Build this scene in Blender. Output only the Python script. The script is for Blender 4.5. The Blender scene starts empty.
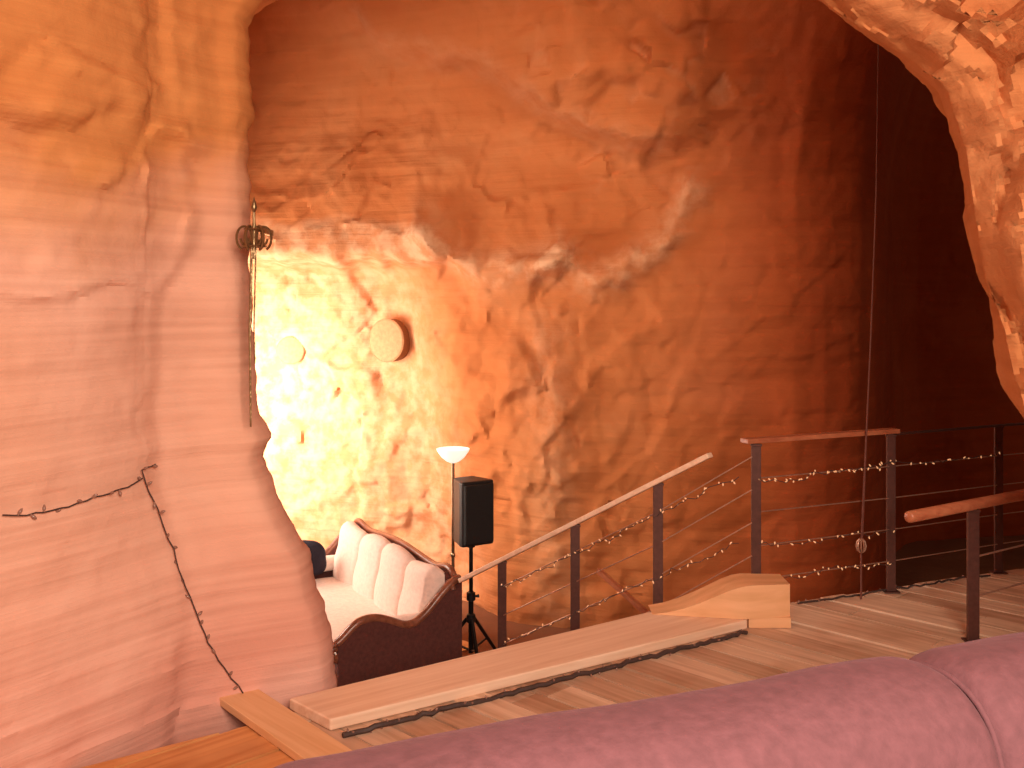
import bpy, bmesh, math, random
from mathutils import Vector, Matrix, noise
from mathutils.bvhtree import BVHTree
random.seed(4)
S = bpy.context.scene
C = S.collection
V = Vector
CAM = V((0, 0, 1.71))
S.view_settings.view_transform = 'Standard'

def P(px, py, d):
    return V(((px-512)*d/1000, d, 1.71+(300-py)*d/1000))
def sst(a, b, x):
    t = max(0.0, min(1.0, (x-a)/(b-a))); return t*t*(3-2*t)
def interp(tab, x):
    if x <= tab[0][0]: return tab[0][1]
    for (a, va), (b, vb) in zip(tab, tab[1:]):
        if x <= b:
            t = (x-a)/(b-a); return va+(vb-va)*t
    return tab[-1][1]
def sinterp(tab, x):
    return (interp(tab, x-.25)+interp(tab, x)+interp(tab, x+.25))/3

# ---------------------------------------------------------------- materials
def newmat(name):
    m = bpy.data.materials.new(name); m.use_nodes = True
    nt = m.node_tree; b = nt.nodes['Principled BSDF']
    return m, nt, b
def N(nt, t, **k):
    n = nt.nodes.new(t)
    for a, v in k.items(): setattr(n, a, v)
    return n
def ramp(nt, stops):
    r = N(nt, 'ShaderNodeValToRGB'); e = r.color_ramp.elements
    while len(e) < len(stops): e.new(.5)
    for i, (p, c) in enumerate(stops):
        e[i].position = p; e[i].color = (*c, 1)
    return r
def plain(name, col, rough=.5, metal=0, bump=0, bscale=60, var=.15, sheen=0, emit=None, es=0, trans=0):
    m, nt, b = newmat(name); L = nt.links.new
    tc = N(nt, 'ShaderNodeTexCoord'); no = N(nt, 'ShaderNodeTexNoise'); no.inputs['Scale'].default_value = bscale
    no.inputs['Detail'].default_value = 4
    L(tc.outputs['Object'], no.inputs['Vector'])
    r = ramp(nt, [(.3, tuple(c*(1-var) for c in col)), (.7, tuple(min(1, c*(1+var)) for c in col))])
    L(no.outputs['Fac'], r.inputs['Fac']); L(r.outputs['Color'], b.inputs['Base Color'])
    b.inputs['Roughness'].default_value = rough; b.inputs['Metallic'].default_value = metal
    if sheen:
        b.inputs['Sheen Weight'].default_value = sheen; b.inputs['Sheen Roughness'].default_value = .4
        b.inputs['Sheen Tint'].default_value = (min(1, col[0]*2.6), min(1, col[1]*4), min(1, col[2]*4), 1)
    if bump:
        bp = N(nt, 'ShaderNodeBump'); bp.inputs['Strength'].default_value = bump; bp.inputs['Distance'].default_value = .01
        L(no.outputs['Fac'], bp.inputs['Height']); L(bp.outputs['Normal'], b.inputs['Normal'])
    if emit:
        b.inputs['Emission Color'].default_value = (*emit, 1); b.inputs['Emission Strength'].default_value = es
    if trans: b.inputs['Transmission Weight'].default_value = trans
    return m
def rock(name, lo, hi, pale, strata=.3, zlo=None, zr=(0, 2), xredshade=None, fine=1.0, xr=(0.5, 2.6), zs=9, attr=None, zlo2=None, zr2=None):
    m, nt, b = newmat(name); L = nt.links.new
    tc = N(nt, 'ShaderNodeTexCoord')
    n1 = N(nt, 'ShaderNodeTexNoise'); n1.inputs['Scale'].default_value = .9; n1.inputs['Detail'].default_value = 4; n1.inputs['Distortion'].default_value = .8
    L(tc.outputs['Object'], n1.inputs['Vector'])
    r1 = ramp(nt, [(.3, lo), (.52, hi), (.75, pale)])
    L(n1.outputs['Fac'], r1.inputs['Fac'])
    mp = N(nt, 'ShaderNodeMapping'); mp.inputs['Scale'].default_value = (.45, .45, zs); mp.inputs['Rotation'].default_value = (0, .06, 0)
    L(tc.outputs['Object'], mp.inputs['Vector'])
    n2 = N(nt, 'ShaderNodeTexNoise'); n2.inputs['Scale'].default_value = 1.3; n2.inputs['Detail'].default_value = 6; n2.inputs['Distortion'].default_value = .1
    L(mp.outputs['Vector'], n2.inputs['Vector'])
    r2 = ramp(nt, [(.35, (.66, .55, .5)), (.6, (1, 1, 1))]); L(n2.outputs['Fac'], r2.inputs['Fac'])
    mx = N(nt, 'ShaderNodeMix', data_type='RGBA', blend_type='MULTIPLY'); mx.inputs['Factor'].default_value = strata
    L(r1.outputs['Color'], mx.inputs['A']); L(r2.outputs['Color'], mx.inputs['B'])
    col = mx.outputs['Result']
    sp = N(nt, 'ShaderNodeSeparateXYZ'); L(tc.outputs['Object'], sp.inputs['Vector'])
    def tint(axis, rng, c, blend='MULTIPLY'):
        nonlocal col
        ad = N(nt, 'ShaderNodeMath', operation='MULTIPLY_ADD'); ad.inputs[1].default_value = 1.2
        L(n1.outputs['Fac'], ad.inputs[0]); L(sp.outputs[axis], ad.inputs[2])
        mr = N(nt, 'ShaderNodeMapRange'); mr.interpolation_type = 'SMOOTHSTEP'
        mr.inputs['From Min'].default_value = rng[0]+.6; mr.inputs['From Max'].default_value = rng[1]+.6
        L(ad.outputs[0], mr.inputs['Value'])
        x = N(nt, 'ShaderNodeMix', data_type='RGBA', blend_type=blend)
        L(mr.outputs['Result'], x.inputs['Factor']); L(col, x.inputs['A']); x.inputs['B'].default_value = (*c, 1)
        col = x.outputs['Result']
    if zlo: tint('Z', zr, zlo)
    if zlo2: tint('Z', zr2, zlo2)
    if xredshade: tint('X', xr, xredshade)  # redder rock towards the right, with the passage's shade painted into it
    n3 = N(nt, 'ShaderNodeTexNoise'); n3.inputs['Scale'].default_value = 7; n3.inputs['Detail'].default_value = 7; n3.inputs['Roughness'].default_value = .58
    L(tc.outputs['Object'], n3.inputs['Vector'])
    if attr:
        at = N(nt, 'ShaderNodeAttribute'); at.attribute_name = 'pale'  # lighter colour for pale rock and painted highlights
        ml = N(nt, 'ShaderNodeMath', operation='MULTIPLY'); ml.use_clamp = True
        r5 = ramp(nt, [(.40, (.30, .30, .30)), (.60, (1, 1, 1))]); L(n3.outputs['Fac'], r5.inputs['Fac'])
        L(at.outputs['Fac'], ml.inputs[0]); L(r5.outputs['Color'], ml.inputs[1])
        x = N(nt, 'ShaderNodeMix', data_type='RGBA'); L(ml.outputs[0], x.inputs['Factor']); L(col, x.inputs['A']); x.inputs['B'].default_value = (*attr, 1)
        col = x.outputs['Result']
    L(col, b.inputs['Base Color']); b.inputs['Roughness'].default_value = .95
    b.inputs['Specular IOR Level'].default_value = .08
    ad = N(nt, 'ShaderNodeMath', operation='MULTIPLY_ADD'); ad.inputs[1].default_value = 1.6
    L(n2.outputs['Fac'], ad.inputs[0]); L(n3.outputs['Fac'], ad.inputs[2])
    bp = N(nt, 'ShaderNodeBump'); bp.inputs['Strength'].default_value = .4*fine; bp.inputs['Distance'].default_value = .05
    L(ad.outputs[0], bp.inputs['Height']); L(bp.outputs['Normal'], b.inputs['Normal'])
    return m
def wood(name, lo, hi, ang=0, rough=.55, tone=False, sc=1.0):
    m, nt, b = newmat(name); L = nt.links.new
    tc = N(nt, 'ShaderNodeTexCoord'); mp = N(nt, 'ShaderNodeMapping')
    mp.inputs['Rotation'].default_value = (0, 0, ang)
    sm = N(nt, 'ShaderNodeMapping'); sm.inputs['Scale'].default_value = (1.5*sc, 26*sc, 26*sc)
    L(tc.outputs['Object'], mp.inputs['Vector']); L(mp.outputs['Vector'], sm.inputs['Vector'])
    no = N(nt, 'ShaderNodeTexNoise'); no.inputs['Scale'].default_value = 1; no.inputs['Detail'].default_value = 6; no.inputs['Distortion'].default_value = .6
    L(sm.outputs['Vector'], no.inputs['Vector'])
    r = ramp(nt, [(.3, lo), (.65, hi)]); L(no.outputs['Fac'], r.inputs['Fac']); col = r.outputs['Color']
    if tone:
        at = N(nt, 'ShaderNodeAttribute'); at.attribute_name = 'tone'
        mr = ramp(nt, [(0, (.68, .58, .52)), (1, (1.0, 1.0, .98))]); L(at.outputs['Fac'], mr.inputs['Fac'])
        x = N(nt, 'ShaderNodeMix', data_type='RGBA', blend_type='MULTIPLY'); x.inputs['Factor'].default_value = 1
        L(col, x.inputs['A']); L(mr.outputs['Color'], x.inputs['B']); col = x.outputs['Result']
        ns = N(nt, 'ShaderNodeTexNoise'); ns.inputs['Scale'].default_value = 2.6; ns.inputs['Detail'].default_value = 5
        L(tc.outputs['Object'], ns.inputs['Vector'])
        rs = ramp(nt, [(.36, (.74, .62, .54)), (.52, (1, 1, 1))]); L(ns.outputs['Fac'], rs.inputs['Fac'])
        x = N(nt, 'ShaderNodeMix', data_type='RGBA', blend_type='MULTIPLY'); x.inputs['Factor'].default_value = .6
        L(col, x.inputs['A']); L(rs.outputs['Color'], x.inputs['B']); col = x.outputs['Result']
    L(col, b.inputs['Base Color']); b.inputs['Roughness'].default_value = rough
    bp = N(nt, 'ShaderNodeBump'); bp.inputs['Strength'].default_value = .25; bp.inputs['Distance'].default_value = .004
    L(no.outputs['Fac'], bp.inputs['Height']); L(bp.outputs['Normal'], b.inputs['Normal'])
    return m

A1 = math.atan2(-.71, .7)
M = dict(
 back=rock('back_rock', (.54, .185, .060), (.61, .23, .082), (.67, .29, .118), .2, xredshade=(.70, .38, .33), xr=(.6, 2.8), fine=.75, attr=(.78, .50, .30)),
 left=rock('left_rock', (.76, .41, .28), (.82, .47, .34), (.88, .55, .42), .38, zlo=(.78, .54, .24), zr=(1.75, 2.5), fine=.55, zs=15, zlo2=(.86, .72, .78), zr2=(1.0, -.3)),  # height tints put warm upper and dimmer pink lower light into the colour
 arch=rock('arch_rock', (.46, .155, .05), (.56, .215, .08), (.62, .27, .115), .3, fine=1.0),
 floor=rock('lower_floor_rock', (.20, .09, .05), (.28, .13, .07), (.33, .17, .1), .1),
 deck=wood('deck_planks', (.64, .42, .28), (.90, .66, .49), -A1, tone=True),
 deck2=wood('deck_planks_left', (.72, .31, .10), (.88, .45, .18), -(A1+math.pi/2), tone=True),
 beam=wood('beam_wood', (.78, .50, .33), (.92, .66, .48), -math.atan2(1.13, 1.58)),
 block=wood('block_wood', (.68, .35, .16), (.82, .46, .24), 0, sc=.6),
 board=wood('loose_board', (.76, .43, .20), (.88, .55, .30), -A1),
 rail=wood('rail_wood', (.36, .10, .045), (.48, .17, .08), 0, .4),
 steel=plain('dark_steel', (.11, .045, .035), .45, .5, .1, 40),
 cable=plain('cable_steel', (.55, .34, .25), .35, .7),
 wire=plain('dark_wire', (.06, .035, .03), .6),
 bulb=plain('bulb_glass', (.6, .35, .2), .2, emit=(1, .48, .22), es=.5),
 bulbdim=plain('bulb_unlit', (.30, .16, .12), .2),
 black=plain('black_plastic', (.012, .011, .012), .45, 0, .2, 120),
 grille=plain('black_grille', (.02, .018, .018), .5, .5, .6, 300),
 blackm=plain('black_metal', (.02, .018, .018), .35, .5),
 mahog=wood('mahogany', (.15, .048, .024), (.28, .10, .055), 0, .3),
 cream=plain('cream_velvet', (.84, .68, .60), .85, 0, .3, 40, .08, .1),
 maroon=plain('maroon_velvet', (.10, .028, .022), .85, 0, .3, 50, .2, .1),
 navy=plain('navy_cloth', (.012, .010, .025), .8, 0, .3, 60),
 white=plain('white_cloth', (.75, .72, .75), .8, 0, .3, 60),
 mauve=plain('mauve_velvet', (.17, .066, .078), .9, 0, .4, 34, .14, .18),
 mauved=plain('mauve_piping', (.13, .05, .06), .8, 0, .3, 60, .2, .2),
 legw=wood('leg_wood', (.09, .04, .02), (.15, .07, .035), 0, .4),
 lampw=plain('white_lamp_glass', (.85, .82, .78), .3, emit=(1, .86, .72), es=.9),
 brass=plain('pale_brass', (.6, .45, .28), .3, .9),
 oldiron=plain('aged_brass', (.30, .20, .10), .35, .85, .4, 60),
 tan=plain('tan_drumskin', (.46, .25, .11), .8, 0, .1, 30),
 drumside=plain('drum_rim', (.22, .085, .03), .7),
 cord=plain('red_cord', (.15, .045, .03), .8, 0, .3, 200),
 glass=plain('window_pane', (1, .95, .85), .3, emit=(1, .9, .75), es=3),
)

# ---------------------------------------------------------------- mesh helpers
def finish(name, bm, mat, parent=None, smooth=True, bevel=0):
    bmesh.ops.recalc_face_normals(bm, faces=bm.faces)
    me = bpy.data.meshes.new(name); bm.to_mesh(me); bm.free()
    me.materials.append(mat)
    if smooth:
        for p in me.polygons: p.use_smooth = True
    o = bpy.data.objects.new(name, me); C.objects.link(o)
    if parent: o.parent = parent
    if bevel:
        b = o.modifiers.new('b', 'BEVEL'); b.width = bevel; b.segments = 3; b.limit_method = 'ANGLE'
    if smooth:
        try:
            me.set_sharp_from_angle(angle=math.radians(50))
        except Exception: pass
    return o
def tag(o, label=None, cat=None, group=None, kind=None):
    if label: o['label'] = label
    if cat: o['category'] = cat
    if group: o['group'] = group
    if kind: o['kind'] = kind
    return o
def empty(name, loc, rz, label, cat, group=None):
    o = bpy.data.objects.new(name, None); C.objects.link(o); o.location = loc; o.rotation_euler = (0, 0, rz)
    o.empty_display_size = .1
    return tag(o, label, cat, group)
def box(bm, lo, hi, mat4=None):
    vs = [bm.verts.new(V((x, y, z))) for x in (lo[0], hi[0]) for y in (lo[1], hi[1]) for z in (lo[2], hi[2])]
    for f in ((0,1,3,2),(4,6,7,5),(0,4,5,1),(2,3,7,6),(0,2,6,4),(1,5,7,3)): bm.faces.new([vs[i] for i in f])
    if mat4:
        for v in vs: v.co = mat4 @ v.co
    return vs
def obox(bm, a, b, w, h, up=V((0,0,1))):
    d = (b-a); L = d.length; d.normalize(); s = d.cross(up).normalized(); u = s.cross(d)
    m = Matrix((( d.x, s.x, u.x, a.x), (d.y, s.y, u.y, a.y), (d.z, s.z, u.z, a.z), (0,0,0,1)))
    return box(bm, (0, -w/2, -h/2), (L, w/2, h/2), m)
def tube(bm, pts, r, seg=8, closed=False):
    pts = [V(p) for p in pts]; n = len(pts); rings = []
    rr = r if isinstance(r, (list, tuple)) else [r]*n
    prev = None
    for i, p in enumerate(pts):
        if closed: t = pts[(i+1) % n]-pts[i-1]
        else: t = pts[min(i+1, n-1)]-pts[max(i-1, 0)]
        t.normalize()
        if prev is None:
            a = V((0,0,1)) if abs(t.z) < .9 else V((1,0,0))
            s = t.cross(a).normalized()
        else:
            s = (prev - t*prev.dot(t))
            s = s.normalized() if s.length > 1e-6 else t.orthogonal().normalized()
        prev = s; u = t.cross(s)
        rings.append([bm.verts.new(p+(s*math.cos(2*math.pi*k/seg)+u*math.sin(2*math.pi*k/seg))*rr[i]) for k in range(seg)])
    m = n if closed else n-1
    for i in range(m):
        A, B = rings[i], rings[(i+1) % n]
        for k in range(seg): bm.faces.new((A[k], A[(k+1) % seg], B[(k+1) % seg], B[k]))
    if not closed:
        bm.faces.new(rings[0]); bm.faces.new(rings[-1])
def lathe(bm, prof, seg=24, mat4=None):
    rings = []
    for r, z in prof:
        rings.append([bm.verts.new(V((max(r, 1e-4)*math.cos(2*math.pi*k/seg), max(r, 1e-4)*math.sin(2*math.pi*k/seg), z))) for k in range(seg)])
    for A, B in zip(rings, rings[1:]):
        for k in range(seg): bm.faces.new((A[k], A[(k+1) % seg], B[(k+1) % seg], B[k]))
    bm.faces.new(rings[0]); bm.faces.new(rings[-1])
    if mat4:
        for R in rings:
            for v in R: v.co = mat4 @ v.co
def sbox(bm, c, h, e=3.0, nu=28, nv=16, fn=None):
    def sp(a, p): return math.copysign(abs(a)**p, a)
    p = 2.0/e; rows = []
    for j in range(nv+1):
        la = -math.pi/2+math.pi*j/nv; row = []
        for i in range(nu):
            lo = 2*math.pi*i/nu
            q = V((h[0]*sp(math.cos(la), p)*sp(math.cos(lo), p), h[1]*sp(math.cos(la), p)*sp(math.sin(lo), p), h[2]*sp(math.sin(la), p)))
            if fn: q = fn(q)
            row.append(bm.verts.new(q+V(c)))
        rows.append(row)
    for A, B in zip(rows, rows[1:]):
        for k in range(nu): bm.faces.new((A[k], A[(k+1) % nu], B[(k+1) % nu], B[k]))
    bmesh.ops.remove_doubles(bm, verts=rows[0]+rows[-1], dist=1e-5)
def prism(bm, poly, axis, a, b):
    def mk(p, t):
        return V((t, p[0], p[1])) if axis == 'x' else V((p[0], t, p[1])) if axis == 'y' else V((p[0], p[1], t))
    A = [bm.verts.new(mk(p, a)) for p in poly]; B = [bm.verts.new(mk(p, b)) for p in poly]
    n = len(poly)
    bm.faces.new(A); bm.faces.new(B)
    for i in range(n): bm.faces.new((A[i], A[(i+1) % n], B[(i+1) % n], B[i]))

# ---------------------------------------------------------------- rock noise
def fbm(p, o=4): return noise.fractal(p, 1.0, 2.1, o)
def facet(p, s, seed=0, soft=.22, warp=.35):
    q = V((p.x*s+seed, p.y*s, p.z*s)); q = q+noise.noise_vector(q*.9)*warp
    d, pts = noise.voronoi(q)
    def val(c):
        t = noise.cell_vector(c*7.3)-V((.5, .5, .5))
        return (q-c).dot(t)*1.5+(noise.cell(c*3.1)-.5)*.35
    t = max(0, min(1, (d[1]-d[0])/soft)); t = t*t*(3-2*t)
    return val(pts[0])*(.5+.5*t)+val(pts[1])*(.5-.5*t)
def gridmesh(name, rows, mat, kind='structure', attr=None, sharp=0):
    bm = bmesh.new()
    vs = [[bm.verts.new(p) for p in r] for r in rows]
    for A, B in zip(vs, vs[1:]):
        for k in range(len(A)-1): bm.faces.new((A[k], A[k+1], B[k+1], B[k]))
    tri = bm.copy(); bmesh.ops.triangulate(tri, faces=tri.faces); bvh = BVHTree.FromBMesh(tri); tri.free()
    me = bpy.data.meshes.new(name); bm.to_mesh(me); bm.free(); me.materials.append(mat)
    if attr:
        at = me.attributes.new('pale', 'FLOAT', 'POINT'); at.data.foreach_set('value', attr)
    for p in me.polygons: p.use_smooth = True
    if sharp: me.set_sharp_from_angle(angle=math.radians(sharp))
    o = bpy.data.objects.new(name, me); C.objects.link(o); o['kind'] = kind
    return o, bvh
def polydist(pl, x, y):
    if x <= pl[0][0]: return y-pl[0][1], pl[0][0]-x
    if x >= pl[-1][0]: return y-pl[-1][1], x-pl[-1][0]
    for (a, b), (c, d) in zip(pl, pl[1:]):
        if x <= c:
            t = (x-a)/(c-a); return y-(b+(d-b)*t), 0
def segdist(pl, x, y):
    best = 1e9
    for (a, b), (c, d) in zip(pl, pl[1:]):
        t = max(0, min(1, ((x-a)*(c-a)+(y-b)*(d-b))/((c-a)**2+(d-b)**2)))
        best = min(best, math.hypot(x-a-t*(c-a), y-b-t*(d-b)))
    return best

# back wall -------------------------------------------------------
BY = [(-5, 9.7), (-2.6, 9.4), (-1, 9.0), (.2, 8.4), (1.5, 8.0), (2.5, 7.9), (3.1, 8.4), (3.6, 9.6), (4.3, 11.2), (6.2, 11.6)]
LIP = [(375, 46), (385, 60), (410, 72), (450, 78), (490, 86), (520, 106), (560, 128), (620, 148), (660, 148)]
RIDGE = [(550, 266), (590, 276), (620, 268), (650, 245), (672, 218), (690, 196)]
RIDGE1 = [(430, 228), (455, 256), (485, 278), (520, 268), (550, 262)]
LIP2 = [(540, 112), (600, 92), (660, 106), (720, 118)]
def back_pt(x, z):
    y0 = sinterp(BY, x)
    wx = x+.07*fbm(V((x*1.5, 4, z*1.5)), 3); wz = z+.07*fbm(V((x*1.5, 9, z*1.5)), 3)
    wx += .045*noise.noise(V((x*6, 1, z*6))); wz += .045*noise.noise(V((x*6, 7, z*6)))
    px = 512+1000*wx/y0; py = 300-1000*(wz-1.71)/y0
    y = y0
    if z > 2.5: y -= .30*(z-2.5)**2
    d = 0; pale = 0  # pale: lighter rock on the ridges, plus highlights painted into the colour
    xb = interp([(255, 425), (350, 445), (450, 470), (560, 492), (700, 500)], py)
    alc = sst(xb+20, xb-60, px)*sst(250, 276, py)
    d += .42*alc; pale += .6*alc  # alcove glare painted in as a paler colour
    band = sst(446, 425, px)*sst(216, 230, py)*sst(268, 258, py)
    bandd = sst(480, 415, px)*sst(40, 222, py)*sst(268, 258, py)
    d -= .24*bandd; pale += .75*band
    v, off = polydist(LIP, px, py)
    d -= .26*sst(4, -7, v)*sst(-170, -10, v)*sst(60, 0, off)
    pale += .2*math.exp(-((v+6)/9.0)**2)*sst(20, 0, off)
    v, off = polydist(LIP2, px, py)
    d -= .09*sst(5, -8, v)*sst(-60, -8, v)*sst(50, 0, off)
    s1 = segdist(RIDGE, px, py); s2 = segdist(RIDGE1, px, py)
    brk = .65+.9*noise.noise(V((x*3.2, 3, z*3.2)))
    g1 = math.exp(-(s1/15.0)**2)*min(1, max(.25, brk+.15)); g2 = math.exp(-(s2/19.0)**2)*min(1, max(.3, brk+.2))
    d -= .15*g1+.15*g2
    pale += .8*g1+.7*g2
    d += .06*math.exp(-(((px-610)/70.0)**2+((py-215)/38.0)**2))
    g = math.exp(-((px-548-(py-400)*.05)/24.0)**2)*sst(290, 340, py)
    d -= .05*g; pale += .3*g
    rough = .45+.55*sst(700, 620, px)
    up = sst(200, 120, py)
    rough *= 1-.4*up*sst(600, 460, px)
    p = V((x, y0, z))
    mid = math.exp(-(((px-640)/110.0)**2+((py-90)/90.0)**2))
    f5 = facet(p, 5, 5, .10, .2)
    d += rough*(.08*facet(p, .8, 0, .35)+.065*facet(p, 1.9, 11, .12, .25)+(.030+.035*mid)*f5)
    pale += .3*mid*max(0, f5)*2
    low = math.exp(-(((px-510)/90.0)**2+((py-430)/150.0)**2))
    d += (.010+.030*low)*facet(V((p.x*1.3, p.y, p.z*.8)), 3.9, 9, .14, .2)
    d += .012*low*facet(V((p.x*1.4, p.y, p.z*.8)), 9, 3, .2, .2)
    d += .05*fbm(p*.6, 3)
    sz = (wz-.16*wx)*2.6
    d += .03*(1-rough*.7)*(abs((sz % 1)-.5)*2)**2
    return V((x, y+d, z)), pale
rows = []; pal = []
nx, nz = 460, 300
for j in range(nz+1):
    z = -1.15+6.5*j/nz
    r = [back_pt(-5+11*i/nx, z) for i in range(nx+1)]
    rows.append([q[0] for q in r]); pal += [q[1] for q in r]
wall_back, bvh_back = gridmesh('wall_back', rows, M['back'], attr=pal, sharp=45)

# left rock mass -------------------------------------------------------
PL = [(-4.6, .2), (-3.3, 1.3), (-2.35, 2.4), (-1.95, 3.1), (-1.62, 3.72), (-1.38, 4.12), (-1.1, 4.3), (-.82, 4.42), (-.80, 4.62), (-1.05, 4.9), (-1.6, 5.4), (-2.4, 5.8), (-3.6, 6.1), (-4.8, 6.2)]
cum = [0]
for a, b in zip(PL, PL[1:]): cum.append(cum[-1]+math.hypot(b[0]-a[0], b[1]-a[1]))
XT = list(zip(cum, [p[0] for p in PL])); YT = list(zip(cum, [p[1] for p in PL]))
sE = (cum[7]+cum[8])/2
def planp(s):
    w = .07
    return ((interp(XT, s-w)+interp(XT, s)*2+interp(XT, s+w))/4, (interp(YT, s-w)+interp(YT, s)*2+interp(YT, s+w))/4)
EDGE = [(-1.1, -.72), (0, -.80), (.12, -.80), (.3, -.84), (.55, -.93), (.8, -1.06), (1.0, -1.12), (1.08, -1.09), (1.25, -1.16), (1.6, -1.19), (2.2, -1.17), (2.7, -1.17), (2.98, -1.17), (3.08, -1.10), (3.15, -.95), (3.3, -.5), (3.45, .2), (4.2, 1.4)]
rows = []
nS, nZ = 420, 260
s_list = [cum[-1]*(i/nS) for i in range(nS+1)]
for j in range(nZ+1):
    z = -1.1+5.6*j/nZ; row = []
    dxe = interp(EDGE, z)+.79+.022*noise.noise(V((0, 3, z*4.5)))+.012*noise.noise(V((0, 8, z*14)))
    for s in s_list:
        x, y = planp(s)
        e = planp(s+.05); tx, ty = e[0]-x, e[1]-y; l = math.hypot(tx, ty); nx_, ny_ = ty/l, -tx/l
        w = math.exp(-((s-sE)/.75)**2) if s < sE else math.exp(-((s-sE)/1.2)**2)
        x += dxe*w
        p = V((x, y, z))
        edgew = math.exp(-((s-sE)/.20)**2)
        hiz = sst(1.65, 2.1, z)
        d = .04*fbm(p*.6, 3)+.03*facet(p, .8, 3, .3)+.024*facet(V((x, y, z*1.4)), 1.8, 8, .10, .15)*(.4+1.3*hiz)+.014*facet(V((x, y, z*1.5)), 4.2, 8, .10, .15)*(.35+1.4*hiz)
        d *= 1-.7*edgew
        d += .004*fbm(V((x*5, y*5, z*8)), 3)
        sb = sE-.66+.04*math.sin(z*4)+.06*fbm(V((3, 3, z*1.6)), 4)-.12*sst(.9, 0, z)
        if z > 1.70: sb += .22*sst(1.70, 1.95, z)
        d += .040*sst(sb+.07, sb-.07, s)*sst(-2.5, -.5, s-sE)*(1-.6*sst(2.2, 2.6, z))
        ov = 2.35+.22*fbm(V((s*1.1, 0, 2)), 3)
        d += .06*sst(ov-.03, ov+.04, z)*sst(sE-.2, sE-.4, s)
        ov = 1.74+.06*fbm(V((s*2.1, 5, 2)), 3)
        d += .035*sst(ov-.02, ov+.025, z)*sst(sE-.55, sE-.75, s)
        q = (z+.03*x+.015*fbm(V((x*1.0, y*1.0, z)), 2))
        k_ = sst(2.1, 1.6, z)*(.5+.5*noise.noise(V((x*1.2, y*1.2, z*2)))+.3)
        d += (.009*((q*5.3) % 1)+.006*((q*17) % 1))*max(0, k_)
        row.append(V((x+nx_*d, y+ny_*d, z)))
    rows.append(row)
wall_left, bvh_left = gridmesh('wall_left', rows, M['left'], sharp=36)

# right arch -------------------------------------------------------
AR = [(2.5, -1.1), (2.45, 0), (2.35, .6), (2.10, 1.0), (1.92, 1.28), (1.865, 1.53), (1.79, 1.82), (1.745, 2.07), (1.71, 2.29), (1.64, 2.49), (1.53, 2.60), (1.33, 2.71), (1.11, 2.88), (.78, 3.09), (.3, 3.30), (-.3, 3.38), (-.9, 3.34), (-1.5, 3.2)]
cu = [0]
for a, b in zip(AR, AR[1:]): cu.append(cu[-1]+math.hypot(b[0]-a[0], b[1]-a[1]))
AX = list(zip(cu, [p[0] for p in AR])); AZ = list(zip(cu, [p[1] for p in AR]))
PR = [(2.2, 1.5), (1.2, 1.1), (.5, .8), (.12, .45), (.0, .15), (.03, -.02), (.12, -.14), (.4, -.3), (.9, -.5), (1.8, -.9), (2.8, -1.5)]
cp = [0]
for a, b in zip(PR, PR[1:]): cp.append(cp[-1]+math.hypot(b[0]-a[0], b[1]-a[1]))
PO = list(zip(cp, [p[0] for p in PR])); PD = list(zip(cp, [p[1] for p in PR]))
rows = []
for j in range(321):
    s = cu[-1]*j/320
    x, z = interp(AX, s), interp(AZ, s)
    x1, z1 = interp(AX, s+.15), interp(AZ, s+.15); x0, z0 = interp(AX, s-.15), interp(AZ, s-.15)
    tx, tz = x1-x0, z1-z0; l = math.hypot(tx, tz); ox, oz = tz/l, -tx/l
    row = []
    for i in range(281):
        q = cp[-1]*i/280
        o_, dd = interp(PO, q), interp(PD, q)
        p = V((x+ox*o_, 3.6+dd, z+oz*o_))
        n = .24*facet(p, 2.2, 2, .05, .08)+.20*facet(p, 4.4, 4, .05, .08)+.06*facet(p, 9, 4, .06, .1)+.02*fbm(p*1.5, 3)
        k = 1-.35*math.exp(-(o_/.10)**2)
        n *= k
        row.append(p+V((-ox*.3*n, -n, -oz*.3*n)))
    rows.append(row)
wall_right, _ = gridmesh('wall_right', rows, M['arch'], sharp=32)

# rock wall at the alcove's left end; unseen soffit added to cut window light
rows = []
for j in range(61):
    z = -1.1+5.6*j/60
    rows.append([V((-3.45+.12*fbm(V((1, i*.12, j*.12)), 4), 5.6+4.4*i/50, z)) for i in range(51)])
gridmesh('wall_side', rows, M['back'])
rows = []
prof = [(-3.5, 1.95), (-3.2, 1.9), (-2.9, 1.88), (-2.78, 1.92), (-2.72, 2.02), (-2.72, 2.3), (-2.85, 2.7), (-3.05, 3.2), (-3.4, 4.2)]
for (x, z) in prof:
    rows.append([V((x+.05*noise.noise(V((x*2, i*.3, z*2))), 5.9+3.9*i/40, z+.05*noise.noise(V((x*2+5, i*.3, z*2))))) for i in range(41)])
gridmesh('soffit_baffle', rows, M['back'])

rows = []
for j in range(91):
    y = -3+9.6*j/90
    rows.append([V((-5+11*i/110, y, 4.75+.25*fbm(V((i*.09, j*.09, 0)), 4)+.1*facet(V((i*.1, j*.1, 1)), 1.2))) for i in range(111)])
gridmesh('ceiling', rows, M['arch'])
rows = []
for j in range(61):
    y = 3.2+8.8*j/60
    rows.append([V((-5+11*i/60, y, -1.0+.012*fbm(V((i*.3, j*.3, 0)), 4))) for i in range(61)])
gridmesh('floor_lower', rows, M['floor'])

def hit(px, py, bvh, off=.0):
    d = V(((px-512)/1000, 1, (300-py)/1000)).normalized()
    h = bvh.ray_cast(CAM, d)
    if h[0] is None: return P(px, py, 4.2), V((0, -1, 0)), 4.2
    n = h[1]
    if n.dot(d) > 0: n = -n
    return h[0]+n*off, n, h[3]

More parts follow.
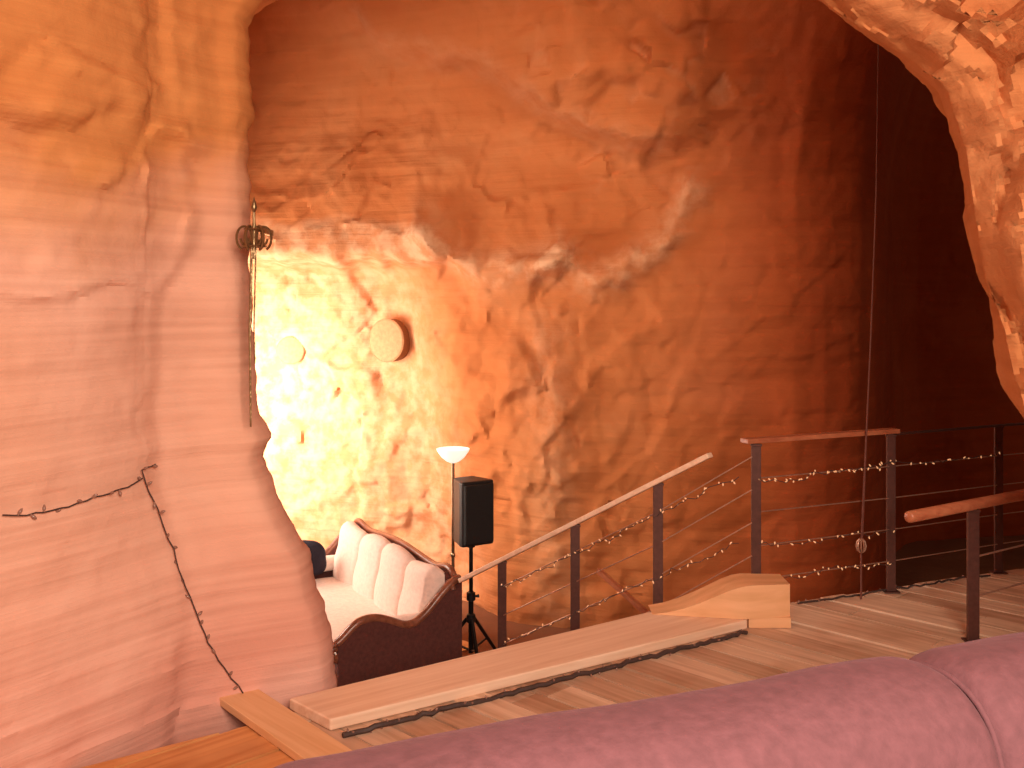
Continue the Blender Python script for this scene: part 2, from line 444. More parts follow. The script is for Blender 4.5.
# ---------------------------------------------------------------- deck
u = V((.7, -.71, 0)).normalized(); w = V((.71, .7, 0)).normalized()
def planks(name, org, du, dw, n0, n1, wid, length, cuts, mat, z0=-.05, z1=0.0):
    bm = bmesh.new(); ly = bm.faces.layers.float.new('tone')
    for k in range(n0, n1):
        l = -length
        while l < length:
            L = random.uniform(1.6, 2.8)
            a = org+dw*(k*wid)+du*l
            b = a+du*(L-.008)
            dz = random.uniform(-.005, .004)
            c = [a+dw*.006, b+dw*.006, b+dw*(wid-.006), a+dw*(wid-.006)]
            lo = [bm.verts.new(V((p.x, p.y, z0))) for p in c]; hi = [bm.verts.new(V((p.x, p.y, z1+dz))) for p in c]
            fs = [bm.faces.new(lo), bm.faces.new(hi)]+[bm.faces.new((lo[i], lo[(i+1) % 4], hi[(i+1) % 4], hi[i])) for i in range(4)]
            t = random.random()
            for f in fs: f[ly] = t
            l += L
    for co, no in cuts:
        bmesh.ops.bisect_plane(bm, geom=bm.verts[:]+bm.edges[:]+bm.faces[:], plane_co=co, plane_no=no, clear_outer=True)
        bmesh.ops.holes_fill(bm, edges=[e for e in bm.edges if e.is_boundary])
    o = finish(name, bm, mat, smooth=False); o['kind'] = 'structure'; return o
def nrm(a, b):
    d = V((b[0]-a[0], b[1]-a[1], 0)).normalized(); n = V((-d.y, d.x, 0)); return n if n.y > 0 else -n
E1 = ((-.88, 4.16), (.70, 5.28)); E2 = ((.70, 5.28), (2.77, 6.17))
cutsE = [(V((*E1[0], 0)), nrm(*E1)), (V((*E2[0], 0)), nrm(*E2))]
sp = V((-1.16, 4.24, 0))
planks('floor', sp, u, w, 0, 50, .165, 6, cutsE+[(V((0, -.5, 0)), V((0, -1, 0))), (V((5.5, 0, 0)), V((1, 0, 0)))], M['deck'])
planks('floor_left', V((-2.5, 2, 0)), w, -u, -14, 26, .15, 6, [(V((*E1[0], 0)), nrm(*E1)), (sp-w*.004, w), (V((0, -.5, 0)), V((0, -1, 0))), (V((-4.5, 0, 0)), V((-1, 0, 0)))], M['deck2'])
bm = bmesh.new()
for (a, b) in (E1, E2):
    n = nrm(a, b); A = V((*a, -.15))-n*.06; B = V((*b, -.15))-n*.06
    if b[0] > 2: B = A+(B-A)*1.7
    obox(bm, A, B, .06, .19)
for p in ((-.5, 4.25), (.6, 5.05), (1.8, 5.55), (3.2, 6.1)):
    obox(bm, V((p[0], p[1], -1)), V((p[0], p[1], -.22)), .12, .12, V((0, 1, 0)))
o = finish('trim_1', bm, M['legw'], smooth=False); o['kind'] = 'structure'

bm = bmesh.new()
pts = [(-.93, 4.17), (.72, 5.32), (1.30, 5.50), (1.22, 5.19), (-.72, 3.96)]
A = [bm.verts.new(V((x, y, 0.002))) for x, y in pts]; B = [bm.verts.new(V((x, y, .05))) for x, y in pts]
bm.faces.new(A); bm.faces.new(B)
for i in range(5): bm.faces.new((A[i], A[(i+1) % 5], B[(i+1) % 5], B[i]))
o = finish('edge_beam', bm, M['beam'], smooth=False, bevel=.008)
tag(o, 'long pale timber beam lying flat along the open edge of the deck', 'beam')
bm = bmesh.new()
HX = [(.74, .053), (.82, .068), (.90, .092), (.98, .124), (1.06, .162), (1.13, .196), (1.19, .218), (1.24, .226), (1.455, .222)]
strip = []
for x, h in HX:
    yf = interp([(.74, 5.27), (1.21, 5.19), (1.455, 5.235)], x); yb = 5.43
    strip.append([bm.verts.new(V(p)) for p in ((x, yf, .052), (x, yf, h), (x, yb, h), (x, yb, .052))])
for A, B in zip(strip, strip[1:]):
    for k in range(4): bm.faces.new((A[k], A[(k+1) % 4], B[(k+1) % 4], B[k]))
bm.faces.new(strip[0]); bm.faces.new(strip[-1])
box(bm, (1.235, 5.215, .0), (1.455, 5.43, .0535))
o = finish('timber_block', bm, M['block'], smooth=True)
tag(o, 'thick tapered timber block with curved top at the far end of the beam', 'block')
bm = bmesh.new()
a = V((-1.25, 4.36, .02)); b = V((-.74, 3.76, .02)); obox(bm, a, b+(b-a)*.35, .17, .034)
o = finish('floor_board', bm, M['board'], smooth=False, bevel=.004)
tag(o, 'short light wooden board laid across the floor at the foot of the rock wall', 'board')

# ---------------------------------------------------------------- railings
RZ = .943
def cyl_between(name, a, b, r, mat, parent, seg=8):
    bm = bmesh.new(); tube(bm, [a, b], r, seg); return finish(name, bm, mat, parent)
def post(parent, x, y, z0, z1, w_=.05, t_=.018):
    bm = bmesh.new(); box(bm, (x-w_/2, y-t_/2, z0), (x+w_/2, y+t_/2, z1))
    box(bm, (x-w_/2-.004, y-t_/2-.006, z1-.012), (x+w_/2+.004, y+t_/2+.006, z1))
    box(bm, (x-.045, y-.035, z0), (x+.045, y+.035, z0+.008))
    return finish('post', bm, M['steel'], parent, smooth=False, bevel=.002)
lev = empty('railing', (0, 0, 0), 0, 'level cable railing with flat wooden top rail at the far deck edge', 'railing')
LP = [(1.335, 5.47), (2.22, 5.86), (3.05, 6.27), (3.95, 6.68)]
for x, y in LP: post(lev, x, y, 0, RZ-.02, .052)
bm = bmesh.new()
A = V((*LP[0], RZ)); B = V((*LP[1], RZ)); d = (B-A).normalized(); obox(bm, A-d*.08, B+d*.04, .07, .026)
finish('top_rail', bm, M['rail'], lev, smooth=False, bevel=.004)
for i in (1, 2):
    bm = bmesh.new(); obox(bm, V((*LP[i], RZ-.02)), V((*LP[i+1], RZ-.02)), .03, .012)
    finish('top_rail', bm, M['steel'], lev, smooth=False, bevel=.002)
for k in range(4):
    z = .18+.185*k
    for i in range(3): cyl_between('cable', V((*LP[i], z)), V((*LP[i+1], z)), .0036, M['cable'], lev)

st = empty('stair_railing', (0, 0, 0), 0, 'sloping cable railing with pale wooden handrail going down beside the stairs', 'railing')
Ar, Br = V((1.07, 5.4, .873)), V((-.3, 6.4, -.07))
def rl(t): return Ar+(Br-Ar)*t
bm = bmesh.new(); obox(bm, Ar, rl(1.02), .06, .028); finish('handrail', bm, M['beam'], st, smooth=False, bevel=.006)
for t in (.186, .509, .826):
    p = rl(t); post(st, p.x, p.y, p.z-.93, p.z-.01, .055)
for k in range(4):
    dz = -.17-.18*k
    a = V((1.31, 5.46, rl(-.16).z+dz)) ; b = rl(.186)+V((0, 0, dz)); c = rl(.826)+V((0, 0, dz))
    cyl_between('cable', a, b, .0036, M['cable'], st); cyl_between('cable', b, c, .0036, M['cable'], st)
sc = empty('staircase', (0, 0, 0), 0, 'short wooden staircase leading down from the deck behind the beam', 'stairs')
dn = (Br-Ar); dn.z = 0; dn.normalize(); side = V((-dn.y, dn.x, 0));
if side.y > 0: side = -side
for k in range(5):
    t = .22+.18*k
    p = rl(t); z = -.17*(k+1)
    bm = bmesh.new(); a = V((p.x, p.y, z))+side*.06; obox(bm, a, a+side*.5, .30, .035)
    finish('tread', bm, M['rail'], sc, smooth=False, bevel=.004)
for off in (.045, .575):
    bm = bmesh.new(); a = rl(.12); b = rl(1.12)
    a = V((a.x, a.y, -.14))+side*off; b = V((b.x, b.y, -.95))+side*off
    obox(bm, a, b, .03, .18); finish('stringer', bm, M['rail'], sc, smooth=False)
bm = bmesh.new(); obox(bm, P(598, 570, 6.6), P(652, 618, 6.3), .03, .03)
o_b = P(652, 618, 6.3); obox(bm, V((o_b.x, o_b.y, -1)), o_b, .03, .03, V((0, 1, 0)))
o = finish('wooden_brace', bm, M['rail'], smooth=False); tag(o, 'thin sloping wooden batten seen behind the stair cables', 'brace')

nr = empty('low_railing', (0, 0, 0), 0, 'nearer low railing with round red-brown top rail at the right of the deck', 'railing')
a = V((1.87, 4.72, .685)); b = V((3.5, 5.80, .685))
bm = bmesh.new(); tube(bm, [a, a+(b-a)*.004, b], [.02, .028, .028], 14)
finish('top_rail', bm, M['rail'], nr)
def nrp(t): return a+(b-a)*t
for t in (.27, .97):
    p = nrp(t); post(nr, p.x, p.y, 0, .66, .058, .02)
for z in (.22, .42):
    cyl_between('cable', V((nrp(.27).x, nrp(.27).y, z)), V((nrp(.97).x, nrp(.97).y, z)), .005, M['cable'], nr)

# ---------------------------------------------------------------- fairy lights
def bulb_mesh(mat):
    bm = bmesh.new(); lathe(bm, [(.0, -.002), (.003, 0), (.0035, .006), (.0055, .010), (.0058, .015), (.004, .021), (.0, .026)], 8)
    me = bpy.data.meshes.new('bulb'); bm.to_mesh(me); bm.free(); me.materials.append(mat)
    for p in me.polygons: p.use_smooth = True
    return me
BL, BD = bulb_mesh(M['bulb']), bulb_mesh(M['bulbdim'])
def fairy(pts, nb, label, group=None, lit=True, jitter=.012, r=.0025, sc_=.74, wiremat='wire'):
    root = empty('string_lights', pts[0], 0, label, 'string lights', group)
    o0 = V(pts[0]); path = []
    for A, B in zip(pts, pts[1:]):
        A = V(A); B = V(B); n = max(2, int((B-A).length/.035))
        for i in range(n):
            path.append(A+(B-A)*i/n)
    path.append(V(pts[-1]))
    path = [p-o0+V((random.uniform(-1, 1), random.uniform(-1, 1), random.uniform(-1, 1)))*jitter*(0 if i in (0,) else 1) for i, p in enumerate(path)]
    bm = bmesh.new(); tube(bm, path, r, 6); finish('wire', bm, M[wiremat], root)
    for k in range(nb):
        f = (k+random.uniform(.1, .9))/nb*(len(path)-1); i = int(f); p = path[i].lerp(path[min(i+1, len(path)-1)], f-i)
        o = bpy.data.objects.new('bulb', BL if lit else BD); C.objects.link(o); o.parent = root
        o.location = p; o.rotation_euler = (random.uniform(-1.2, 1.2), random.uniform(-1.2, 1.2)+(math.pi if random.random() < .4 else 0), 0)
        o.scale = (sc_,)*3
    return root
R0, R1, R2 = V((*LP[0], 0)), V((*LP[1], 0)), V((*LP[2], 0))
def onrail(t, z, A=R0, B=R1, front=.02):
    q = A+(B-A)*t; return V((q.x+.01, q.y-front, z))
fairy([onrail(0, .735), onrail(.25, .71), onrail(.5, .745), onrail(.75, .73), onrail(1, .76)], 34, 'upper fairy light string drooping below the level wooden top rail', jitter=.018)
fairy([onrail(.02, .19), onrail(.3, .175), onrail(.55, .20), onrail(.78, .17), onrail(1, .19)], 22, 'lower fairy light string near the deck between the level railing posts', r=.002, jitter=.016)
fairy([onrail(.0, .38), onrail(.35, .355), onrail(.7, .37), onrail(1, .36)], 16, 'middle fairy light string on the level railing cables', r=.002, jitter=.016)
fairy([onrail(0, .76, R1, R2), onrail(.5, .735, R1, R2), onrail(1, .75, R1, R2)], 12, 'fairy light string on the farthest railing bay fading into the dark passage')
def sr(t, dz): return rl(t)+V((-.01, -.025, dz))
fairy([sr(-.1, -.19), sr(.186, -.18), sr(.35, -.185), sr(.509, -.17), sr(.66, -.185), sr(.826, -.17)], 46, 'upper fairy light string twisted along the sloping stair railing cable', jitter=.015)
fairy([sr(-.1, -.54), sr(.186, -.53), sr(.509, -.53), sr(.826, -.53)], 28, 'lower fairy light string along the sloping stair railing cables', r=.002, jitter=.015)
e0, e1 = V((1.60, 5.60, .012)), V((2.95, 6.19, .012))
fairy([e0, e0.lerp(e1, .5), e1], 24, 'fairy light wire lying along the far deck edge under the railing', jitter=.008, r=.006, lit=False)
fairy([V((-.66, 3.90, .012)), V((.3, 4.52, .012)), V((1.20, 5.12, .012))], 50, 'dark light wire lying on the planks along the near side of the timber beam', jitter=.006, r=.011, lit=False, sc_=.9)
def rp(lst): return [hit(a, b, bvh_left, .015)[0] for a, b in lst]
fairy(rp([(0, 514), (25, 514), (50, 510), (75, 503), (100, 494), (125, 488), (140, 480)]), 9, 'dark unlit fairy light wire sagging across the pink left rock face', jitter=.004, r=.003, lit=False, sc_=1.1)
fairy(rp([(152, 464), (138, 470), (146, 492), (158, 520), (170, 550), (180, 580), (190, 604), (203, 632), (217, 658), (230, 676), (243, 693)]), 16, 'dark unlit fairy light wire running down the left rock to the floor', jitter=.004, r=.003, lit=False, sc_=1.1)

# ---------------------------------------------------------------- hanging ornament
hp, hn, hd = hit(243, 240, bvh_left)
oy = min(hp.y-.06, 4.3)
oc = P(254, 236, oy)
orn = empty('hanging_ornament', oc, 0, 'aged brass scrolled ornament with long hanging rods at the rock edge', 'ornament')
bm = bmesh.new()
tube(bm, [(0, 0, -.10), (0, 0, .05), (0, 0, .13)], [.008, .007, .005], 8)
lathe(bm, [(0, .10), (.008, .105), (.014, .125), (.008, .145), (0, .17)], 10)
finish('spindle', bm, M['oldiron'], orn)
for k in range(6):
    a0 = k*math.pi/3+.3; cx, cy = math.cos(a0), math.sin(a0); bm = bmesh.new(); pts = []
    for i in range(22):
        t = i/21; ang = t*math.pi*2.3-1.2; r = .038*(1-.5*t)
        pts.append(V(((.038+r*math.cos(ang))*cx, (.038+r*math.cos(ang))*cy, -.005+r*1.5*math.sin(ang))))
    tube(bm, pts, .0058, 6); finish('scroll', bm, M['oldiron'], orn)
for z, r in ((-.045, .05), (.03, .04)):
    bm = bmesh.new(); tube(bm, [(r*math.cos(i*math.pi/10), r*math.sin(i*math.pi/10), z) for i in range(20)], .004, 6, True)
    finish('ring', bm, M['oldiron'], orn)
bm = bmesh.new(); box(bm, (-.012, .0, .02), (.012, .3, .045)); finish('bracket', bm, M['oldiron'], orn, smooth=False)
for dx, l, r in ((-.010, -.82, .006), (.008, -.55, .0035)):
    bm = bmesh.new(); tube(bm, [(dx, 0, -.05), (dx-.008, 0, -.4), (dx-.004, 0, l)], [r, r, r*.7], 6)
    finish('hanging_rod', bm, M['oldiron'], orn)

hc = empty('hanging_cord', (1.99, 5.70, 0), 0, 'thin dark red cord hanging from the cave roof down past the railing', 'cord')
bm = bmesh.new(); tube(bm, [(.12, 0, 4.6), (.085, 0, 2.3), (.055, 0, 1.5), (.02, 0, .75), (0, 0, .32), (-.0, 0, .005)], [.0025, .0035, .0042, .0045, .005, .006], 6); finish('strand', bm, M['cord'], hc)
bm = bmesh.new(); tube(bm, [(.09, .012, 2.4), (.065, .014, 1.6), (.035, .012, .9), (.012, .01, .34)], .0025, 6); finish('strand', bm, M['cord'], hc)
bm = bmesh.new()
for k in range(5):
    a0 = k*1.25
    tube(bm, [(.028*math.cos(i*math.pi/5)*math.cos(a0), .028*math.cos(i*math.pi/5)*math.sin(a0), .31+.04*math.sin(i*math.pi/5)) for i in range(10)], .004, 6, True)
finish('knot', bm, M['cable'], hc)

# ---------------------------------------------------------------- wall drums
def drum(px, py, dia, th, label, yaw, side='drumside'):
    p, n, d = hit(px, py, bvh_back)
    ax = V((math.sin(yaw), -math.cos(yaw), 0.0))
    r = empty('wall_drum', p-V((0, .06, 0)), 0, label, 'drum', None)
    rot = V((0, 0, 1)).rotation_difference(ax).to_matrix().to_4x4()
    R = dia/2
    bm = bmesh.new()
    lathe(bm, [(R*.96, -.12), (R, -.10), (R*.99, th*.5), (R, th-.02), (R*.985, th-.002)], 48, rot); finish('shell', bm, M[side], r)
    bm = bmesh.new(); lathe(bm, [(R*.98, th-.004), (R*.96, th+.004), (R*.5, th+.007), (.001, th+.008)], 48, rot); finish('skin', bm, M['tan'], r)
    bm = bmesh.new(); tube(bm, [rot @ V((R*math.cos(i*math.pi/24), R*math.sin(i*math.pi/24), th-.004)) for i in range(48)], .006, 6, True); finish('hoop', bm, M['tan'], r)
drum(393, 340, .40, .09, 'round tan drum hanging on the rock wall above the old sofa', -.55)
drum(292, 350, .26, .02, 'small round pale disc on the brightest part of the rock wall', .05, 'tan')

# ---------------------------------------------------------------- antique sofa
sf = empty('antique_sofa', (-1.20, 7.31, -1.0), math.radians(-60), 'antique cream channel-backed sofa with carved dark wood frame and maroon side', 'sofa')
HL, HD = .97, .46
def crest(x):
    t = x/HL
    return .86+.045*math.exp(-(t/.5)**2)+.04*math.exp(-((abs(t)-.84)/.13)**2)-.07*sst(.9, 1.0, abs(t))
bm = bmesh.new()
poly = [(-HL+.02, .20)]+[(-HL+.02+i*(2*HL-.04)/40, crest(-HL+.02+i*(2*HL-.04)/40)-.03) for i in range(41)]+[(HL-.02, .20)]
prism(bm, poly, 'y', HD-.10, HD-.03); finish('back_panel', bm, M['maroon'], sf, smooth=False)
bm = bmesh.new()
tube(bm, [(-HL+.02+i*(2*HL-.04)/48, HD-.05, crest(-HL+.02+i*(2*HL-.04)/48)-.01) for i in range(49)], .024, 10)
for s in (-1, 1):
    tube(bm, [(s*(HL-.055+.05*math.cos(a/9*math.pi*1.5)*(1-a/24)), HD-.085, crest(HL)-.02+.05*math.sin(a/9*math.pi*1.5)*(1-a/24)) for a in range(16)], .02, 8)
finish('crest_rail', bm, M['mahog'], sf)
bm = bmesh.new(); W = HL-.10; NC = 4; nxx = 100; prof_n = 30; rws = []
for i in range(nxx+1):
    x = -W+2*W*i/nxx
    ph = ((x+W)/(2*W)*NC) % 1 if i < nxx else 1
    ch = math.sin(math.pi*ph)**.45 if 0 < ph < 1 else 0
    top = crest(x)-.035+.055*ch
    e = min(i, nxx-i)/nxx*2*W
    bulge = (.08+.06*ch)*min(1, .35+e/.08)
    row = []
    for j in range(prof_n+1):
        t = j/prof_n
        if t < .7:
            zz = .42+(top-.10-.42)*(t/.7); yy = HD-.12-bulge*(.55+.45*math.sin(math.pi*min(1, t/.7+.25)*.75))-.06*(1-t/.7)
        else:
            a = (t-.7)/.3*math.pi
            y7 = HD-.12-bulge*(.55+.45*math.sin(math.pi*.75))
            yc = (y7+HD-.07)/2; ry = (HD-.07-y7)/2
            zz = top-.10+.10*math.sin(a); yy = yc-ry*math.cos(a)
        row.append(bm.verts.new(V((x, yy, zz))))
    rws.append(row)
for A_, B_ in zip(rws, rws[1:]):
    for j in range(prof_n): bm.faces.new((A_[j], A_[j+1], B_[j+1], B_[j]))
bm.faces.new(rws[0]); bm.faces.new(rws[-1])
finish('back_cushion', bm, M['cream'], sf)
bm = bmesh.new(); sbox(bm, (0, -.03, .39), (HL-.09, .40, .10), 5, 60, 16); finish('seat_cushion', bm, M['cream'], sf)
bm = bmesh.new()
poly = [(-HL+.04, .30), (HL-.04, .30)]+[(HL-.04-i*(2*HL-.08)/40, .17+.035*math.cos(i/40*math.pi*6)-.02*math.exp(-((i-20)/5)**2)) for i in range(41)]
prism(bm, poly, 'y', -HD+.0, -HD+.05); prism(bm, [(-HD+.02, .18), (HD-.03, .18), (HD-.03, .30), (-HD+.02, .30)], 'x', -HL+.05, HL-.05)
finish('seat_rail', bm, M['mahog'], sf, smooth=False)
for s in (-1, 1):
    def armz(t):
        return .61+.05*math.sin(t*math.pi*2.6-.5)+.17*sst(.5, 1.0, t)-.05*sst(.18, 0, t)
    ys = [-HD+.03+i*(2*HD-.05)/30 for i in range(31)]
    poly = [(ys[0], .14)]+[(y, armz(i/30)) for i, y in enumerate(ys)]+[(ys[-1], .14)]
    bm = bmesh.new(); prism(bm, poly, 'x', s*(HL-.07), s*HL); arm = finish('arm', bm, M['maroon'], sf, smooth=False)
    bm = bmesh.new(); tube(bm, [(s*(HL-.03), y, armz(i/30)+.012) for i, y in enumerate(ys)], .030, 10)
    sc0 = [(s*(HL-.03), ys[0]-.0+.055*math.cos(a/9*math.pi*1.6+1.4)*(1-a/26)-.015, armz(0)-.045+.055*math.sin(a/9*math.pi*1.6+1.4)*(1-a/26)) for a in range(18)]
    tube(bm, sc0, .022, 8)
    tube(bm, [(s*(HL-.03), ys[0]-.01, armz(0)-.05), (s*(HL-.03), ys[0]+.03, .42), (s*(HL-.03), ys[0], .2)], [.03, .024, .035], 8)
    finish('arm_rail', bm, M['mahog'], sf)
    bm = bmesh.new(); sbox(bm, (s*(HL-.11), .04, .57), (.055, .34, .06), 3); finish('arm_pad', bm, M['cream'], sf)
    for yy in (-HD+.04, HD-.07):
        bm = bmesh.new(); d = -1 if yy < 0 else 1
        tube(bm, [(s*(HL-.05), yy, .22), (s*(HL-.03), yy+d*.03, .14), (s*(HL-.05), yy+d*.015, .05), (s*(HL-.03), yy+d*.04, .012), (s*(HL-.03), yy+d*.04, .0)], [.038, .036, .02, .024, .022], 10)
        finish('leg', bm, M['mahog'], sf)
def pillow(name, loc, rot, mat, label, h=(.17, .06, .15)):
    bm = bmesh.new(); sbox(bm, (0, 0, 0), h, 2.6, 32, 20, lambda q: V((q.x*(1+.12*abs(q.z)/.2), q.y*(1-.55*min(1, (q.x/.22)**2)), q.z)))
    r = finish(name, bm, mat); r.location = loc; r.rotation_euler = rot
    tag(r, label, 'pillow')
sm = Matrix.Translation((-1.20, 7.31, -1)) @ Matrix.Rotation(math.radians(-60), 4, 'Z')
pillow('pillow', sm @ V((-.76, -.04, .66)), (.25, 0, math.radians(-60)+.9), M['navy'], 'small dark navy pillow propped on the far end of the old sofa', (.14, .05, .15))
pillow('pillow', sm @ V((-.74, -.26, .68)), (.2, 0, math.radians(-60)+.9), M['white'], 'bluish white pillow leaning in front of the navy one', (.18, .06, .18))

# ---------------------------------------------------------------- speaker & stand
sx, sy = (471-512)*7.35/1000, 7.35
ssd = empty('speaker_stand', (sx, sy, -1), .3, 'black tripod stand holding up the loudspeaker', 'stand')
bm = bmesh.new(); tube(bm, [(0, 0, .12), (0, 0, .55)], .019, 14); finish('lower_pole', bm, M['blackm'], ssd)
bm = bmesh.new(); tube(bm, [(0, 0, .5), (0, 0, .89)], .015, 14); finish('upper_pole', bm, M['blackm'], ssd)
for z in (.50, .34):
    bm = bmesh.new(); lathe(bm, [(.02, z), (.033, z+.005), (.033, z+.06), (.018, z+.07)], 16); finish('collar', bm, M['black'], ssd)
bm = bmesh.new(); tube(bm, [(.02, 0, .53), (.06, 0, .53)], [.006, .014], 8); finish('knob', bm, M['black'], ssd)
for k in range(3):
    a0 = k*2*math.pi/3+.5; c, s_ = math.cos(a0), math.sin(a0)
    bm = bmesh.new(); tube(bm, [(.03*c, .03*s_, .37), (.30*c, .30*s_, .015)], .014, 8)
    tube(bm, [(.02*c, .02*s_, .14), (.17*c, .17*s_, .19)], .008, 6)
    lg = finish('leg', bm, M['blackm'], ssd)
    bm = bmesh.new(); lathe(bm, [(.012, 0), (.018, .002), (.018, .03), (.012, .035)], 10, Matrix.Translation((.305*c, .305*s_, 0))); ft = finish('rubber_foot', bm, M['black'], lg)
spk = empty('loudspeaker', (sx, sy, -.075), .55, 'black loudspeaker raised on the tripod stand behind the sofa', 'speaker')
bm = bmesh.new()
poly = [(-.13, -.11), (.13, -.11), (.135, -.07), (.085, .12), (-.085, .12), (-.135, -.07)]
prism(bm, poly, 'z', .0, .47); finish('cabinet', bm, M['black'], spk, smooth=False, bevel=.014)
bm = bmesh.new(); prism(bm, [(-.115, -.135), (.115, -.135), (.125, -.108), (-.125, -.108)], 'z', .02, .45); finish('grille', bm, M['grille'], spk, smooth=False, bevel=.008)
bm = bmesh.new(); lathe(bm, [(.03, -.03), (.03, 0.0), (.045, .005)], 16); finish('pole_socket', bm, M['black'], spk)
bm = bmesh.new(); tube(bm, [(.126, .0, .30), (.15, .01, .30), (.15, .01, .18), (.126, 0, .18)], .009, 8); finish('handle', bm, M['black'], spk)

lx, ly = (453-512)*7.8/1000, 7.8
fl = empty('floor_lamp', (lx, ly, -1), 0, 'slender floor lamp with white upturned bowl shade beside the loudspeaker', 'lamp')
bm = bmesh.new(); lathe(bm, [(.0, 0), (.14, 0), (.14, .015), (.05, .03), (.015, .05), (.001, .05)], 28); finish('base', bm, M['brass'], fl)
bm = bmesh.new(); tube(bm, [(0, 0, .04), (0, 0, 1.46)], .013, 12); lathe(bm, [(.011, .70), (.019, .71), (.019, .73), (.011, .74)], 12); finish('pole', bm, M['brass'], fl)
bm = bmesh.new(); lathe(bm, [(.02, 1.44), (.055, 1.455), (.09, 1.485), (.125, 1.535), (.13, 1.55), (.123, 1.55), (.085, 1.497), (.05, 1.47), (.001, 1.465)], 32); finish('lamp_shade', bm, M['lampw'], fl)
bm = bmesh.new(); sbox(bm, (0, 0, 1.50), (.03, .03, .035), 2); finish('light_bulb', bm, M['lampw'], fl)

# ---------------------------------------------------------------- foreground sofa
ang = math.atan2(.45, 1.1)
fs = empty('velvet_sofa', (0, 0, 0), 0, 'mauve velvet sofa seen over its plump rolled back in the foreground', 'sofa')
fs.location = (-.445, 1.65, 0.02); fs.rotation_euler = (0, 0, ang)
LS = 3.0; J = 1.50
def roll2(x0, x1, zt, seed):
    bm = bmesh.new(); n = 110; seg = 56; rings = []
    for i in range(n+1):
        t = i/n; x = x0+(x1-x0)*t; e = min(t, 1-t)*(x1-x0)
        k = (1-max(0, 1-e/.10)**2.4)**(1/2.4) if e < .10 else 1
        k = .80+.20*k if e > 0 else .80
        ring = []
        for j in range(seg):
            a = 2*math.pi*j/seg; c, s_ = math.cos(a), math.sin(a)
            cy = math.copysign(abs(c)**.85, c)*.205*k; cz = math.copysign(abs(s_)**.85, s_)*.25*k
            wv = noise.noise(V((x*1.8+seed, cy*5, cz*4)))*.014+noise.noise(V((x*6+seed, cy*7, cz*7)))*.003
            ring.append(bm.verts.new(V((x, cy*(1+wv*2), zt-.25+cz+wv))))
        rings.append(ring)
    for A_, B_ in zip(rings, rings[1:]):
        for j in range(seg): bm.faces.new((A_[j], A_[(j+1) % seg], B_[(j+1) % seg], B_[j]))
    bm.faces.new(rings[0]); bm.faces.new(rings[-1]); return bm
finish('back_cushion', roll2(0.02, J, .895, 1), M['mauve'], fs)
finish('back_cushion', roll2(J, LS-.02, .90, 7), M['mauve'], fs)
bm = bmesh.new()
tube(bm, [(J, .178*math.copysign(abs(math.cos(i*math.pi/20))**.85, math.cos(i*math.pi/20)), .650+.218*math.copysign(abs(math.sin(i*math.pi/20))**.85, math.sin(i*math.pi/20))) for i in range(40)], .007, 8, True)
finish('piping', bm, M['mauve'], fs)
bm = bmesh.new(); box(bm, (0, -.05, .12), (LS, .17, .60)); finish('back_frame', bm, M['mauved'], fs, smooth=False, bevel=.03)
for k in range(2):
    bm = bmesh.new(); sbox(bm, (LS*(.25+.5*k), -.50, .38), (LS/4-.01, .36, .09), 5, 60, 16); finish('seat_cushion', bm, M['mauve'], fs)
bm = bmesh.new(); box(bm, (0, -.86, .12), (LS, .0, .29)); finish('base', bm, M['mauved'], fs, smooth=False, bevel=.02)
for x in (-.10, LS+.10):
    bm = bmesh.new(); sbox(bm, (x, -.36, .36), (.11, .50, .245), 4, 40, 20); finish('arm', bm, M['mauve'], fs)
for x in (.06, LS-.06):
    for y in (-.8, .1):
        bm = bmesh.new(); tube(bm, [(x, y, -.02), (x, y, .13)], [.02, .03], 12); finish('leg', bm, M['legw'], fs)

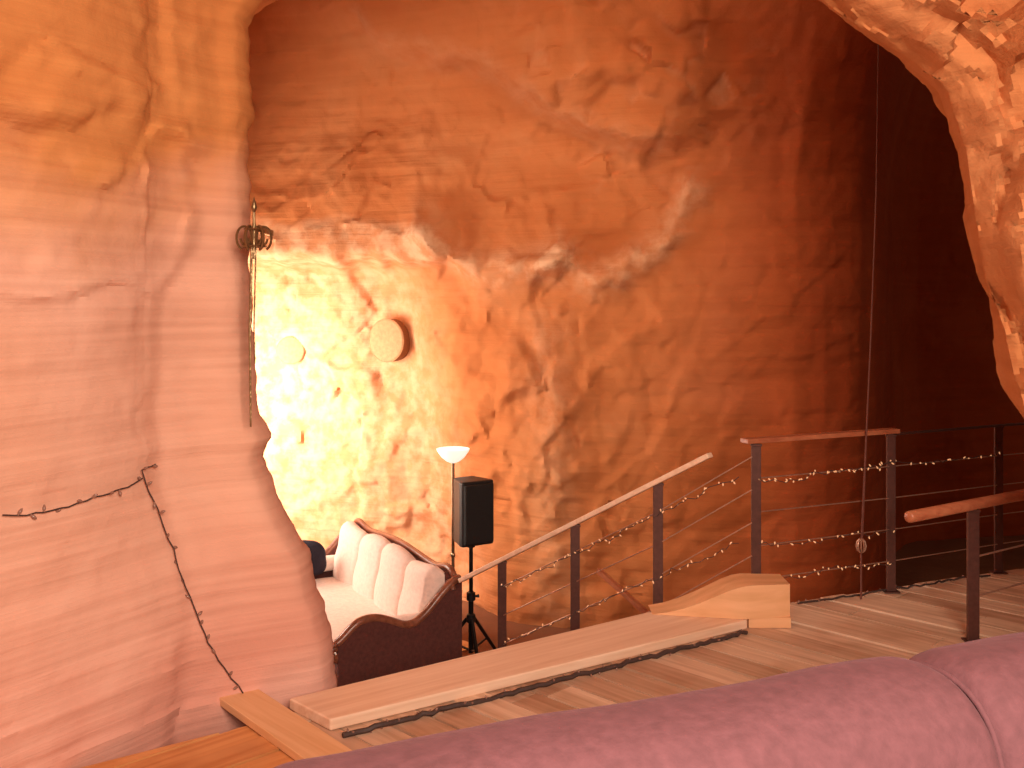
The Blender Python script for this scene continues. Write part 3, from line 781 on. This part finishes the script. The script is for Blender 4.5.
# ---------------------------------------------------------------- window at the alcove's left end
bm = bmesh.new()
WX = -3.3
for a_, b_ in (((WX-.05, 7.1, -.6), (WX+.05, 7.2, 1.75)), ((WX-.05, 8.9, -.6), (WX+.05, 9.0, 1.75)), ((WX-.05, 7.2, -.65), (WX+.05, 8.9, -.55)), ((WX-.05, 7.2, 1.65), (WX+.05, 8.9, 1.75)), ((WX-.03, 8.02, -.6), (WX+.03, 8.08, 1.7))):
    box(bm, a_, b_)
o = finish('window_1', bm, M['legw'], smooth=False); o['kind'] = 'structure'
bm = bmesh.new(); box(bm, (WX-.01, 7.2, -.55), (WX, 8.9, 1.65)); p_ = finish('pane', bm, M['glass'], o, smooth=False)

def area(name, loc, tgt, sx_, sy_, e, col, spread=180):
    l = bpy.data.lights.new(name, 'AREA'); l.shape = 'RECTANGLE'; l.size = sx_; l.size_y = sy_; l.energy = e; l.color = col
    l.spread = math.radians(spread)
    o = bpy.data.objects.new(name, l); C.objects.link(o); o.location = loc
    o.rotation_euler = (V(tgt)-V(loc)).to_track_quat('-Z', 'Y').to_euler(); return o
area('window_light', (-3.15, 7.9, .8), (-.4, 8.4, .2), 1.3, 1.4, 80, (1, .82, .68))
area('window_light_near', (-2.75, 8.75, .75), (-2.35, 9.6, .6), .45, 1.5, 95, (1, .86, .78))
area('cave_fill', (-.1, 4.9, 4.15), (.4, 8.4, .9), 1.8, 1.0, 165, (1, .67, .45), 125)  # added fill from above for the back wall, not an actual lamp
area('room_light', (.85, -.6, 2.5), (0, 5, 1.3), 1.6, 1.4, 295, (1, .79, .64))
wd = bpy.data.worlds.new('world'); S.world = wd; wd.use_nodes = True
wd.node_tree.nodes['Background'].inputs[0].default_value = (1, .52, .36, 1); wd.node_tree.nodes['Background'].inputs[1].default_value = .11

cam = bpy.data.cameras.new('camera'); co = bpy.data.objects.new('camera', cam); C.objects.link(co)
co.location = CAM; co.rotation_euler = (math.pi/2, 0, 0)
cam.sensor_width = 36; cam.lens = 36*1000/1024; cam.shift_y = -84/1024; cam.clip_start = .05
S.camera = co
